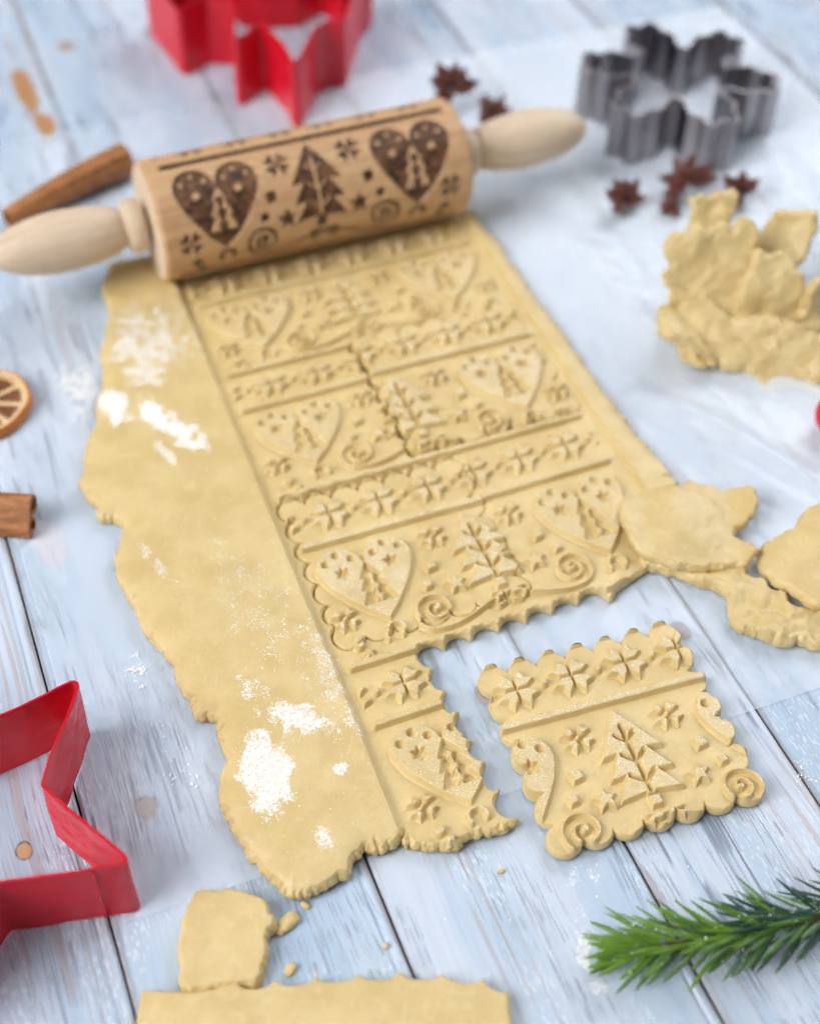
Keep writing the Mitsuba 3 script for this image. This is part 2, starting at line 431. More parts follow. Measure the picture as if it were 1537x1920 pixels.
def heart(cx):
    h = [(0, 13.4), (5.5, 19), (10.4, 25.4), (14.2, 31.2), (16.2, 36.0), (16.9, 40.2)]
    body = Polygon([(a, b) for a, b in h] + [(9, 44), (0, 40.3), (-9, 44)] + [(-a, b) for a, b in h[::-1][:-1]])
    body = unary_union([body, affinity.scale(Point(8.7, 40.0).buffer(1, 32), 8.2, 8.3), affinity.scale(Point(-8.7, 40.0).buffer(1, 32), 8.2, 8.3)]).buffer(0.4).buffer(-0.4)
    cuts = []
    for s in (-1, 1):
        cuts += [Point(s * 13.2, 42.3).buffer(1.15), Point(s * 8.6, 45.2).buffer(1.15), Point(s * 4.0, 42.2).buffer(1.15), star(s * 8.6, 36.8, 2.7, 6 if s < 0 else 5, 0.5)]
    half = [(0, 39.2), (3.7, 32.6), (2.2, 32.8), (4.9, 27.2), (3.0, 27.4), (6.0, 21.2)]
    tree = Polygon(half + [(-a, b) for a, b in half[::-1][:-1]])
    inner = unary_union([star(0, 33.4, 2.1), star(0, 28.4, 2.5), star(0, 23.6, 2.7), LineString([(0, 21), (0, 34)]).buffer(0.5)])
    g = body.difference(unary_union(cuts + [tree])).union(inner)
    return affinity.translate(g, cx, 0)


def fir(cx):
    half = [(0, 49.2), (10.3, 32.5), (5.2, 33.2), (10.5, 24.8), (5.4, 25.3), (10.7, 17.2), (1.5, 18.4), (1.5, 18.0)]
    t = Polygon(half + [(-a, b) for a, b in half[::-1][:-1]])
    cut = [LineString([(0, 42.5), (0, 19.2)]).buffer(0.62)]
    for y, w in ((36.5, 3.0), (29.3, 3.6), (22.0, 4.0)):
        cut += [LineString([(-w, y + 3.2), (0, y), (w, y + 3.2)]).buffer(0.5)]
    g = t.difference(unary_union(cut)).union(box(-1.9, 13.4, 1.9, 17.4))
    return affinity.translate(g, cx, 0)


def square(cx, cy, w):
    return affinity.rotate(box(cx - w / 2, cy - w / 2, cx + w / 2, cy + w / 2), 8)


motifs = [LineString([(1.4, 53), (TW - 1.6, 53)]).buffer(1.45), LineString([(1.4, 0.8), (TW - 1.6, 0.8)]).buffer(1.45), heart(19.2), heart(2 * UC - 19.2), fir(UC - 1.0)]
for k in range(-1, 8):
    fx = 15.2 + 18.55 * (k - 0)
    motifs.append(flake(fx, 65.2, 7.0))
    motifs.append(Point(fx + 9.3, 65.2).buffer(1.25))
for s in (-1, 1):
    motifs += [flake(UC + s * 15.0, 42.8, 5.1, 0.62, 0.85), square(UC + s * 20.6, 30.2, 3.9), square(UC + s * 24.6, 22.6, 3.1), star(UC + s * 15.3, 20.0, 4.4), flake(UC + s * 55.4, 18.4, 4.9, 0.62, 0.85)]
    motifs += [spiral(UC + s * 25.6, 12.2, 6.8, s > 0), Point(UC + s * 53.6, 8.2).buffer(2.0), star(UC + s * 51.5, 4.3 - 0.4, 2.6)]
    arc = LineString([(UC + s * (41.0 + 3.0 * math.cos(t)), 8.6 + 3.0 * math.sin(t)) for t in np.linspace(-0.6, 3.6, 16)]).buffer(0.75)
    motifs += [arc, LineString(smooth_curve([(UC + s * 1.5, 10.0), (UC + s * 4.6, 9.6), (UC + s * 4.4, 6.6), (UC + s * 1.6, 7.2)], 6)).buffer(0.7)]
motif = unary_union([m.buffer(0) for m in motifs]).intersection(box(0.4, -2, TW - 0.4, 77.0))
RES = 0.2
gu, gv = np.arange(-2, TW + 2 + RES, RES), np.arange(0, TH, RES)
tiled = unary_union([motif, affinity.translate(motif, 0, TH)])
GU, GV = np.meshgrid(gu, gv)
bpts = []
for g in getattr(tiled, 'geoms', [tiled]):
    for ring in [g.exterior, *g.interiors]:
        bpts.append(densify(np.array(ring.coords)[:-1], 0.1))
bt = cKDTree(np.vstack(bpts))
dist = bt.query(np.c_[GU.ravel(), GV.ravel()])[0].reshape(GU.shape)
SD = np.where(shapely.contains_xy(tiled, GU, GV), dist, -dist)
q_ = np.clip((SD + 0.14) / 0.85, 0, 1)
REL = np.sqrt(1 - (1 - q_) ** 2)                                      # raised dough, rounded over like a cushion
REL = gaussian_filter(REL, 0.5)
bar_v = np.minimum(np.abs((GV - 53.0)), np.abs((GV - 0.8 + TH / 2) % TH - TH / 2))


def relief(u, v, field=REL):
    inside = (u > -1.5) & (u < TW + 1.5)
    cu, cv = (np.clip(u, -1.9, TW + 1.9) + 2) / RES, (np.mod(v, TH)) / RES
    return map_coordinates(field, [cv.ravel(), cu.ravel()], order=1, mode='grid-wrap').reshape(np.shape(u)) * inside


# ------------------------------------------------------------------ the rolled-out dough sheet and its cut cookies
H_FLAT, H_PRESS, H_REL = 5.7, 3.4, 2.5


def st(x, y):
    return x * E1[0] + y * E1[1], x * E2[0] + y * E2[1]


V_KNOT, T_KNOT = [-100, 0.8, 53.0, 77.8, 130.0, 154.8, 250.0], [163.5, 257.0, 310.5, 335.7, 383.8, 404.5, 485.0]


def uv_sheet(x, y):
    s, t = st(x, y)
    v = np.interp(t, T_KNOT, V_KNOT)
    return s - 90.0 - 0.035 * (t - 257.0), v


edge_tree = None


def sheet_top(x, y):
    u, v = uv_sheet(x, y)
    press = sstep(-4.4, -2.9, u + 0.5 * (fb(x, y, 0, 0.05) - 0.5)) * (1 - sstep(124.6, 126.6, u))
    und = 0.9 * (fb(x, y, 3, 0.03, 2) - 0.5) + 0.22 * (fb(x, y, 9, 0.25, 2) - 0.5) + 0.10 * (fb(x, y, 4, 1.1, 2) - 0.5)
    lip = 0.35 * np.exp(-((u + 5.2) / 1.8) ** 2)
    pr = H_PRESS + H_REL * relief(u, v) * (0.9 + 0.25 * (fb(x, y, 5, 0.12, 2) - 0.5))
    if edge_tree is not None:
        und = und - (0.6 + 2.4 * fb(x, y, 2, 0.12, 2)) * (1 - press) * np.exp(-edge_tree.query(np.c_[np.ravel(x), np.ravel(y)])[0].reshape(np.shape(x)) / 3.2)
    return H_FLAT * (1 - press) + pr * press + und + lip * (1 - press)


def cutter(L=29.7, r=5.05, n=7):
    c = np.linspace(-L, L, n)
    g = [box(-L, -L, L, L)] + [Point(a, s * L).buffer(r if abs(a) < L - 1 else r * 1.04, 24) for a in c for s in (-1, 1)] + [Point(s * L, a).buffer(r, 24) for a in c for s in (-1, 1)]
    return unary_union(g)


CUT = cutter()


def pose(g, x, y, th):
    return affinity.translate(affinity.rotate(g, th, origin=(0, 0), use_radians=True), x, y)


tops = []


def cookie(key, x, y, th, u0, v0, label, lift=0.0, sag=0.0, step=0.23, seed=0, shear=0.0):
    def top(X, Y):
        wx, wy = X * math.cos(th) - Y * math.sin(th) + x, X * math.sin(th) + Y * math.cos(th) + y
        und = 0.7 * (fb(wx, wy, 3, 0.04, 2) - 0.5) + 0.2 * (fb(wx, wy, 9, 0.25, 2) - 0.5) + 0.10 * (fb(wx, wy, 4, 1.1, 2) - 0.5)
        tilt = sag * (Y / 30.0)
        return lift + H_PRESS + H_REL * relief(X + u0 - shear * Y, Y + v0) * (0.92 + 0.25 * (fb(wx, wy, 5, 0.12, 2) - 0.5)) + und + tilt
    outline = Polygon(densify(np.array(CUT.exterior.coords)[:-1], 0.35, 0.16, seed))
    V, F = slab(outline, top, step, 0.4, None, 0.15, seed)
    R = rot([0, 0, 1], math.degrees(th))
    put(key, V @ R.T + [x, y, 1.15], F, 'dough')
    tops.append((th, x, y, u0, v0, top))
    name_it(key, label, 'cookie', 'embossed cookies stamped from the dough')


C1, C2, C3 = (66.09, 251.16, 0.328), (-2.5, 324.6, 0.386), (19.6, 414.6, 0.395)
sheet_pts = [(-128.1,479.6),(-128,461.3),(-123.1,449.5),(-122,434.7),(-122.5,423.4),(-118.8,409.6),(-118.9,391.6),(-116.5,383),(-119.4,376.7),(-118.6,366.1),(-118.4,352.7),(-114.3,346.3),(-109.4,340.5),(-110,335.4),(-103.8,337.1),(-99.7,331.4),(-100,322.8),(-100.2,315.5),(-96,306.2),(-91.1,297.2),(-85.1,286.2),(-77.8,277.3),(-73.7,272.9),(-73.5,267.7),(-69,261.2),(-64.9,253.8),(-58.4,253.4),(-56.9,245.6),(-54,238.3),(-55.5,232.3),(-54.3,223.1),(-50,216),(-45.1,207.8),(-40.7,202.9),(-38.5,199.1),(-31.6,194.6),(-26,194.4),(-21.6,196.3),(-17.9,199.4),(-15.4,200.7),(-14.5,204.4),(-12,207.9),(-10.1,209.4),(-7.1,208.7),(-3.3,210.1),(-0.3,211),(2.6,210.2),(7.1,210),(15.8,210.4),(19.6,214),(24.3,215.2),(28.4,215.8),(38.7,222),(57.3,264.8),(75.9,312.6),(80,318.2),(86.9,322.5),(86.2,331),(86,339.8),(96,359.1),(91.6,368.9),(86.6,377.9),(80.6,389.7),(74.7,403.5),(68.4,416.1),(64,428.4),(58.4,441.8),(52.6,454.9),(45.6,471.2),(40.4,482.4),(35.2,496.8),(28.5,507.9),(23.9,521.6)]
ragged = densify(sheet_pts, 0.4, 1.1, 1, sc=0.28)
ragged = densify(ragged, 0.3, 0.55, 2, sc=1.1)
d_ = np.roll(ragged, -1, 0) - np.roll(ragged, 1, 0)
ragged = ragged + np.c_[d_[:, 1], -d_[:, 0]] / (np.hypot(*d_.T)[:, None] + 1e-9) * (2.2 * (fb(ragged[:, 0], ragged[:, 1], 3, 0.55, 4, 8) - 0.5) * (ragged[:, 1] < 218))[:, None]
rt = (ragged[:, 0] > 20) & (ragged[:, 1] > 356)                          # pinked right edge
lt = np.r_[0, np.cumsum(np.hypot(*np.diff(ragged, axis=0).T))]
ragged = ragged + np.c_[d_[:, 1], -d_[:, 0]] / (np.hypot(*d_.T)[:, None] + 1e-9) * (0.75 * np.abs(np.sin(lt * math.pi / 4.3)) * rt)[:, None]
outline = Polygon(ragged).buffer(0)
hole = pose(CUT, 47.6, 264.4, 0.4154)
right_cut = Polygon([(32, 214), (60, 205), (130, 290), (95, 318), (79, 317), (70, 309)])
outline = outline.difference(hole).difference(right_cut)
outline = outline.difference(pose(CUT, C2[0] - 0.35, C2[1] + 0.35, C2[2]).buffer(0.55)).difference(pose(CUT, C3[0] - 0.9, C3[1] - 1.3, C3[2]).buffer(0.5))
outline = clean(outline)
nt = np.random.default_rng(15)
ring_ = np.array(outline.exterior.coords)
for _ in range(46):
    k = nt.integers(0, len(ring_) - 2)
    p_, q_ = ring_[k], ring_[k + 1]
    if p_[0] > 36 and p_[1] < 330 or hole.buffer(2).contains(Point(p_)): continue
    d_ = (q_ - p_) / (np.linalg.norm(q_ - p_) + 1e-9)
    n_ = np.array([d_[1], -d_[0]]) if outline.contains(Point(p_ + np.array([d_[1], -d_[0]]))) else np.array([-d_[1], d_[0]])
    w_, l_, sk = nt.uniform(0.3, 0.9), nt.uniform(1.0, 3.4), nt.uniform(-0.8, 0.8)
    outline = outline.difference(Polygon([p_ - d_ * w_ - n_, p_ + d_ * w_ - n_, p_ + d_ * (w_ * 0.5 + sk * 0.5) + n_ * l_ * 0.55, p_ + d_ * sk + n_ * l_, p_ + d_ * (sk * 0.4 - w_ * 0.4) + n_ * l_ * 0.5]).buffer(0))
outline = clean(outline)
edge_tree = cKDTree(densify(sheet_pts, 0.5))
cut_zone = unary_union([hole, pose(CUT, *C2), pose(CUT, *C3)]).buffer(1.0)
V, F = slab(outline, sheet_top, 0.34, 0.7, None, lambda x, y: np.where(shapely.contains_xy(cut_zone, x, y), 0.12, np.where(y < 222, 1.15, 0.8)), 3, 1.3, 5)
V[:, 2] += 1.15
put('dough_sheet', V, F, 'dough')
name_it('dough_sheet', 'large rolled sheet of pale yellow dough embossed with hearts and firs', 'dough')

cookie('cookie', *C1, 58.6, 42.0, 'embossed square cookie lying alone on the boards with a fir at its centre', seed=11)
cookie('cookie_001', *C2, 33.9, 42.0, 'cookie cut out but still in the sheet with a whole heart at left', seed=12, step=0.25)
cookie('cookie_002', *C3, 87.4, 41.5, 'raised cookie cut in the sheet nearest the rolling pin', lift=0.7, seed=13, step=0.28)

# ------------------------------------------------------------------ baking paper with folds
PN0, PN1, PB0, PB1 = -1.5, 419.0, 201.0, 600.0


def fold(x, y, a, b, w, h):
    a, b = np.array(a, float), np.array(b, float)
    d = (b - a) / np.linalg.norm(b - a)
    along = (x - a[0]) * d[0] + (y - a[1]) * d[1]
    off = (x - a[0]) * -d[1] + (y - a[1]) * d[0]
    L = np.linalg.norm(b - a)
    return h * np.exp(-(off / w) ** 2) * sstep(-25, 10, along) * (1 - sstep(L - 10, L + 25, along))


def paper_z(x, y):
    z = 0.55 + 0.5 * fb(x, y, 1, 0.02, 2)
    z = z + fold(x, y, (62, 520), (125, 372), 9, 2.0) + fold(x, y, (100, 400), (170, 345), 6, 5.0) + fold(x, y, (100, 446), (175, 398), 8, 4.2) + fold(x, y, (115, 372), (170, 330), 5, 2.2)
    z = z + fold(x, y, (60, 560), (190, 480), 12, 2.0) + fold(x, y, (150, 640), (190, 470), 10, 2.5)
    z = z + 1.0 * (fb(x, y, 7, 0.07, 2) - 0.5) * sstep(60, 110, x + 0.3 * (y - 400))
    return np.maximum(z, 0.45)


na, nb = np.meshgrid(np.linspace(PN0, PN1, 280), np.linspace(PB0, PB1, 260))
px, py = na * NX - nb * NY, na * NY + nb * NX
# where things press on it the sheet lies flat
pressd = clean(outline).buffer(3)
zz = paper_z(px, py)
flat = shapely.contains_xy(pressd, px, py)
zz = np.where(flat, np.minimum(zz, 1.05), zz)
ii = np.arange(na.size).reshape(na.shape)
q = [ii[:-1, :-1].ravel(), ii[:-1, 1:].ravel(), ii[1:, 1:].ravel(), ii[1:, :-1].ravel()]
put('baking_paper', np.c_[px.ravel(), py.ravel(), zz.ravel()], np.vstack([np.c_[q[0], q[1], q[2]], np.c_[q[0], q[2], q[3]]]), 'parchment')
name_it('baking_paper', 'crinkled translucent white baking paper spread under the dough', 'baking paper')

# ------------------------------------------------------------------ the embossed rolling pin
PR, PS0, PS1, PT, PZ = 24.5, 88.0, 221.0, 478.0, 29.6
VIEW = math.atan2(0.37779 * 1000 - PZ, 478.0 * 1.0 - 0.0)            # elevation of the camera seen from the pin (near side)
pin = 'rolling_pin'
NS, NPH = 430, 500
s_ = np.linspace(0, PS1 - PS0, NS)
ph = np.linspace(0, 2 * np.pi, NPH, endpoint=False)
S, PH = np.meshgrid(s_, ph, indexing='ij')
vv = 31.0 + (PH - VIEW) * 2 * TH / (2 * np.pi)                         # two repeats round the roller
eng = relief(S - 6.5, vv, sstep(-0.28, 0.04, SD))
edge = np.minimum(S, (PS1 - PS0) - S)
Rr = PR - 1.1 * eng - 1.4 * (1 - sstep(0, 1.6, edge))
# PH is measured from the near horizontal (towards the camera) upwards
PX = np.array([E1[0], E1[1], 0]); PY = np.array([E2[0], E2[1], 0])
cen = np.array([0, 0, PZ]) + PT * PY


def pin_pt(s, r, a):
    s, r, a = np.broadcast_arrays(s, r, a)
    return cen + (PS0 + s)[..., None] * PX - (r * np.cos(a))[..., None] * PY + (r * np.sin(a))[..., None] * np.array([0, 0, 1.0])


BV = pin_pt(S, Rr, PH).reshape(-1, 3)
i, j = np.meshgrid(np.arange(NS - 1), np.arange(NPH), indexing='ij')
a, b = (i * NPH + j).ravel(), (i * NPH + (j + 1) % NPH).ravel()
BF = np.vstack([np.c_[a, a + NPH, b + NPH], np.c_[a, b + NPH, b]])
deep = (eng.ravel()[BF].mean(1) > 0.4)


def sub(V, F):
    u, inv = np.unique(F, return_inverse=True)
    return V[u], inv.reshape(F.shape)


Vb, Fb = sub(BV, BF[~deep])
caps = []
for s0, si in ((0, -1), (PS1 - PS0, 1)):
    ring = pin_pt(np.full(96, s0 * 1.0), np.full(96, PR - 1.4), np.linspace(0, 2 * np.pi, 96, endpoint=False))
    mid = pin_pt(np.array([s0 * 1.0 + 0.3 * si]), np.array([0.0]), np.array([0.0]))
    caps.append((np.vstack([ring, mid]), np.array([(k, (k + 1) % 96, 96) for k in range(96)])))
put(pin + '__barrel', Vb, Fb, 'beech', True)
put(pin + '__engraving', *sub(BV, BF[deep]), 'burnt_wood', True)
for cv, cf in caps:
    put(pin + '__end_face', cv, cf, 'pale_beech', False)
hand = [(0, 4.0), (2.5, 4.0), (2.6, 9.2), (3.4, 10.4), (6.0, 11.1), (8.6, 10.4), (9.6, 8.9), (9.8, 7.6), (11.5, 7.6), (11.8, 8.3), (14, 9.3), (20, 10.8), (28, 11.9), (36, 12.2), (44, 11.6), (52, 9.9), (58, 7.6), (61.5, 5.2), (63.2, 2.8), (63.8, 0.05)]
for side in (0, 1):
    cut = 7
    for part, pr in (('collar', hand[:cut + 2]), ('handle', hand[cut + 1:])):
        curve = smooth_curve(pr, 5)
        Vh, Fh = lathe(np.c_[curve[:, 0], np.maximum(curve[:, 1], 0.03)], 56)
        sgn = -1 if side == 0 else 1
        base = (0 if side == 0 else PS1 - PS0)
        W = cen + (PS0 + base + sgn * Vh[:, 0])[:, None] * PX + Vh[:, 1:2] * PY + Vh[:, 2:3] * np.array([0, 0, 1.0])
        put(f'{pin}__{part}', W, Fh, 'pale_beech', 40)
name_it(pin, 'wooden embossing rolling pin with burnt in hearts, firs and stars resting on the sheet', 'rolling pin')

# ------------------------------------------------------------------ cutters


def band(path, h, th, bsdf, key, lip=0.0, waves=None, part='band', splay=0.0):
    """A bent metal strip standing on edge along a closed path."""
    p = np.asarray(path, float)
    n = len(p)
    d = np.roll(p, -1, 0) - np.roll(p, 1, 0)
    nr = np.c_[d[:, 1], -d[:, 0]] / np.hypot(*d.T)[:, None]
    prof = [(0.5, 0), (0.5, h * 0.25), (0.5, h * 0.5), (0.5, h * 0.75), (0.5, h - 1.4)]
    if lip: prof += [(0.5 + lip, h - 1.1), (0.5 + lip, h - 0.3), (0.5, h), (-0.5, h), (-0.5 - lip, h - 0.3), (-0.5 - lip, h - 1.1)]
    else: prof += [(0.35, h), (-0.35, h)]
    prof += [(-0.5, h - 1.4), (-0.5, h * 0.75), (-0.5, h * 0.5), (-0.5, h * 0.25), (-0.5, 0)]
    V = []
    for o, z in prof:
        w = 0 if waves is None else waves * (fb(p[:, 0], p[:, 1], z * 0.5, 0.08, 2, 4) - 0.5)
        off = o * th + w + splay * (z / h)
        V.append(np.c_[p + nr * (np.broadcast_to(off, n))[:, None], np.full(n, z)])
    m = len(prof)
    F = []
    k = np.arange(n)
    for r in range(m):
        A, Bb = r * n + k, ((r + 1) % m) * n + k
        A2, B2 = r * n + (k + 1) % n, ((r + 1) % m) * n + (k + 1) % n
        F += [np.c_[A, A2, B2], np.c_[A, B2, Bb]]
    V = np.vstack(V)
    V[:, 2] += 0.9
    return put(f'{key}__{part}', V, np.vstack(F), bsdf, 40)


def round_path(pts, r, step=0.8):
    g = Polygon(pts)
    g = g.buffer(-r, 12).buffer(2 * r, 12).buffer(-r, 12)
    return densify(np.array(clean(g).exterior.coords)[:-1], step)


sc = np.array([-126.4, 203.0])
star_pts = [(sc[0] + (55.0 if k % 2 else 26.6) * math.cos(math.radians(22.3 + 36 * k)), sc[1] + (55.0 if k % 2 else 26.6) * math.sin(math.radians(22.3 + 36 * k))) for k in range(10)]
band(round_path(star_pts, 1.2), 27.0, 0.65, 'red_enamel', 'star_cutter', 0.22, 1.2)
# the folded seam of the strip: a narrow strap lying on the outside of one arm
tipD, in1, in2 = np.array(star_pts[9]), np.array(star_pts[0]), np.array(star_pts[8])
d = (in2 - tipD) / np.linalg.norm(in2 - tipD); nrm = np.array([-d[1], d[0]])
if nrm @ (tipD - sc) < 0 and nrm[1] > 0: nrm = -nrm
b0 = tipD + d * 10.5 + nrm * 0.9
q0, q1 = b0 - d * 0.5, b0 + d * 0.5
V = [(*(q0 - nrm * 0.6), 1.2), (*(q1 - nrm * 0.6), 1.2), (*(q1 - nrm * 0.6 - d * 0.0), 26.5), (*(q0 - nrm * 0.6), 26.5), (*(q0 + nrm * 0.25), 1.2), (*(q1 + nrm * 0.25), 1.2), (*(q1 + nrm * 0.25), 26.5), (*(q0 + nrm * 0.25), 26.5)]
boxF = [(0, 2, 1), (0, 3, 2), (4, 5, 6), (4, 6, 7), (0, 1, 5), (0, 5, 4), (1, 2, 6), (1, 6, 5), (2, 3, 7), (2, 7, 6), (3, 0, 4), (3, 4, 7)]
put('star_cutter__seam', V, boxF, 'red_enamel', False)
name_it('star_cutter', 'big red star shaped cookie cutter at the left edge', 'cookie cutter')

red_pts = [(-138.7, 673.3), (-116.0, 633.0), (-104.5, 646.2), (-91.1, 644.8), (-87.0, 604.0), (-75.5, 623.8), (-63.6, 604.5), (-56.8, 584.5), (-50.1, 619.0), (-44.6, 626.1), (-36.5, 626.8), (-31.1, 672.8), (-24, 692), (-42, 684), (-52, 698), (-64, 684), (-78, 681), (-92, 682), (-104, 698), (-116, 682), (-128, 688)]
band(round_path(red_pts[::-1], 2.0, 0.7), 35.0, 0.7, 'red_enamel', 'snowflake_cutter', 0.25, 0.8)
name_it('snowflake_cutter', 'tall red snowflake shaped cookie cutter behind the rolling pin', 'cookie cutter')

mc = np.array([121.0, 604.0])
arm = [(13, -17), (22, -9.5), (33, -12.0), (38, -7.5), (41, -8.5), (46.5, -6.0), (42.5, 0), (46.5, 6.0), (41, 8.5), (38, 7.5), (33, 12.0), (22, 9.5)]
met = []
for k in range(6):
    w = math.radians(50 + 60 * k)
    met += [(mc[0] + a * math.cos(w) - b * math.sin(w), mc[1] + a * math.sin(w) + b * math.cos(w)) for a, b in arm]
mp = round_path(met, 1.2, 0.6)
band(mp, 26.0, 0.7, 'tin', 'snowflake_cutter_001', 0.3, 0.5)
name_it('snowflake_cutter_001', 'grey tin snowflake cookie cutter standing on the paper corner', 'cookie cutter')

# ------------------------------------------------------------------ dough scraps


def scrap(key, pts, top, z0, label, rough=0.8, seed=0, step=0.6, r=1.6, wall=0.7, mapf=None, cat='dough scrap', poly=None):
    g = clean(Polygon(densify(densify(chaikin(pts, 1), 0.4, rough, seed), 0.3, 0.5, seed + 5, sc=1.1))) if poly is None else poly
    V, F = slab(g, top, step, r, z0, wall, seed, 0.45, 4, closed=True)
    if mapf is not None: V = mapf(V)
    put(key, V, F, 'dough')
    name_it(key, label, cat)


def lump(s, a, seed):
    return lambda x, y: a * (fb(x, y, seed, s, 3, seed) - 0.5)


flap = [(73.9,346.2),(81,348.2),(84,352.5),(90.8,351.9),(97,353.4),(100.1,357.5),(102.9,354.7),(106.5,356.1),(110.9,352.6),(116.6,353.5),(121.8,352.9),(122.5,344.9),(118.4,337.4),(112.7,333.8),(113.2,330.3),(119.6,324.2),(116.7,318.1),(108.9,317.6),(101,316.9),(92.8,315.9),(84.8,319),(78.2,323.6),(73.3,334.8)]
l1 = lump(0.06, 4.0, 3)
fz = lambda x, y: 4.6 + 5.0 * np.exp(-((x - 92) / 16) ** 2 - ((y - 338) / 14) ** 2) + 4.5 * sstep(110, 124, x) + l1(x, y) + 2.4 * (1 - sstep(72, 84, x))
scrap('dough_scrap', flap, lambda x, y: fz(x, y) + 3.3 + 0.5 * (fb(x, y, 2, 0.35) - 0.5), fz, 'torn flap of dough bent over the right edge of the sheet', 1.2, 21, step=0.45, r=0.8)
chain = [(78.4,321),(80.9,326.4),(86.5,325.6),(94.6,322.4),(102.7,321),(116.3,321.2),(115.4,314.9),(121.5,313.9),(121.9,309.3),(127.9,308.7),(128,303),(130.9,301.7),(138.3,304.4),(150.1,307.1),(147.3,283.5),(135.1,286.4),(128.7,288.9),(125,287.2),(118.8,289.2),(107.6,294.5),(107.9,301),(108.1,306.3),(105.1,310.9),(96.8,314.1),(85.9,319)]
l2 = lump(0.11, 7.0, 5)
cz = lambda x, y: np.maximum(1.6, 1.2 + 0.6 * l2(x, y))
scrap('dough_scrap_001', chain, lambda x, y: 6.4 + l2(x, y) + 1.2 * (fb(x, y, 2, 0.35) - 0.5), cz, 'ragged string of dough trailing right from below the bent flap', 1.4, 22, step=0.45, r=1.1)
corner = [(120.8,325.9),(123.9,329.5),(130,333.9),(134.7,334.8),(138.8,343.5),(144.2,344.4),(157.9,344.3),(150.3,296.3),(136.3,299.2),(132.4,302.3),(128.3,307.9),(123.1,313.1),(120.3,318.5)]
l3 = lump(0.05, 5.0, 8)
kz = lambda x, y: 2.2 + 0.25 * np.maximum(x - 118, 0) + l3(x, y)
scrap('dough_scrap_002', corner, lambda x, y: kz(x, y) + 3.8, kz, 'thick dough offcut leaning at the right edge', 1.1, 23, step=0.45, r=0.9)
sq = [(-57.6,194.8),(-53.2,193.8),(-48.9,194.6),(-42.4,193.1),(-38.1,191.9),(-37.2,187.5),(-35.2,186.9),(-35.4,183.5),(-37.5,181.9),(-36.7,175.3),(-37.3,171.3),(-38.5,166.6),(-46.1,166.9),(-51.6,165.7),(-57.8,164.6),(-59.8,168.3),(-59.5,173.1),(-61.3,178),(-60.7,183.2),(-59.5,190.5)]
l4 = lump(0.08, 1.6, 9)
scrap('dough_scrap_003', sq, lambda x, y: 5.6 + l4(x, y) - 0.5 * (1 - sstep(165, 175, y)), lambda x, y: 0 * x + 0.2, 'small ragged square of dough above the bottom strip', 0.9, 24, step=0.35, r=0.9, wall=0.6)
cus = np.array([(-43.8,167.2),(-33.7,168.2),(-22.5,169.7),(-11.2,170.7),(0.1,171.5),(11.9,171.3),(23.2,170.4)])
ring = [(-69.3, 164.3), (-62, 164.2), (-56.2, 164.0), (-50, 165.0)]
for k, cpt in enumerate(cus):
    ring.append(tuple(cpt))
    nxt = cus[k + 1] if k + 1 < len(cus) else np.array([29.5, 166.6])
    dv = nxt - cpt
    pn = np.array([dv[1], -dv[0]]) / np.linalg.norm(dv)
    for t in np.linspace(0.1, 0.9, 9):
        dep = 2.3 * math.sqrt(max(0, 1 - (2 * t - 1) ** 2)) * (1 if k + 1 < len(cus) else 0.75)
        ring.append(tuple(cpt + dv * t + pn * dep))
ring += [(29.5, 166.6), (30.4, 157), (31, 138), (-20, 134), (-69, 136), (-69.4, 155)]
l5 = lump(0.05, 1.0, 12)
scrap('dough_scrap_004', None, lambda x, y: 5.2 + l5(x, y) + 0.15 * (fb(x, y, 4, 1.1, 2) - 0.5), lambda x, y: 0 * x + 0.15, 'long strip of dough with a scalloped cut edge at the bottom', seed=25, step=0.35, r=0.7, wall=0.35,
      poly=Polygon(densify(ring, 0.4, 0.25, 25)).buffer(0))

# crumpled heap of offcuts at right


def crumple(V, amp, sc_, seed):
    n_ = np.stack([fb(V[:, 0] + 37 * k, V[:, 1], V[:, 2], sc_, 3, seed + k) for k in range(3)], 1) - 0.5
    return V + n_ * 2 * amp


def offcut(key, pts, th, bend, twist, euler, loc, label, seed, lobes=()):
    g = Polygon(pts)
    if lobes: g = unary_union([g] + [Point(a, b).buffer(c, 16) for a, b, c in lobes])
    g = Polygon(densify(densify(np.array(clean(g).exterior.coords)[:-1], 0.5, 2.6, seed, sc=0.17), 0.4, 0.5, seed + 1, sc=0.9)).buffer(0)
    lf = lump(0.12, 3.0, seed)
    R = rot([0, 0, 1], euler[2]) @ rot([1, 0, 0], euler[0]) @ rot([0, 1, 0], euler[1])

    def mapf(V):
        x, y, z = V.T
        rad = 1e5 if bend == 0 else 1 / bend
        a = y / rad
        yy, zz = (rad - z) * np.sin(a), rad - (rad - z) * np.cos(a)
        t = twist * x
        Y, Z = yy * np.cos(t) - zz * np.sin(t), yy * np.sin(t) + zz * np.cos(t)
        W = crumple(np.c_[x, Y, Z] @ R.T + loc, 4.5, 0.055, seed)
        W = crumple(W, 0.35, 0.5, seed + 9)
        W[:, 2] = np.maximum(W[:, 2], 1.2)
        return W
    scrap(key, None, lambda x, y: th * 0.68 + lf(x, y) * 0.6 + 0.6 * (fb(x, y, 2, 0.4) - 0.5), lambda x, y: lf(x, y) * 0.6, label, seed=seed, step=0.5, r=0.6, wall=0.7, mapf=mapf, poly=g)


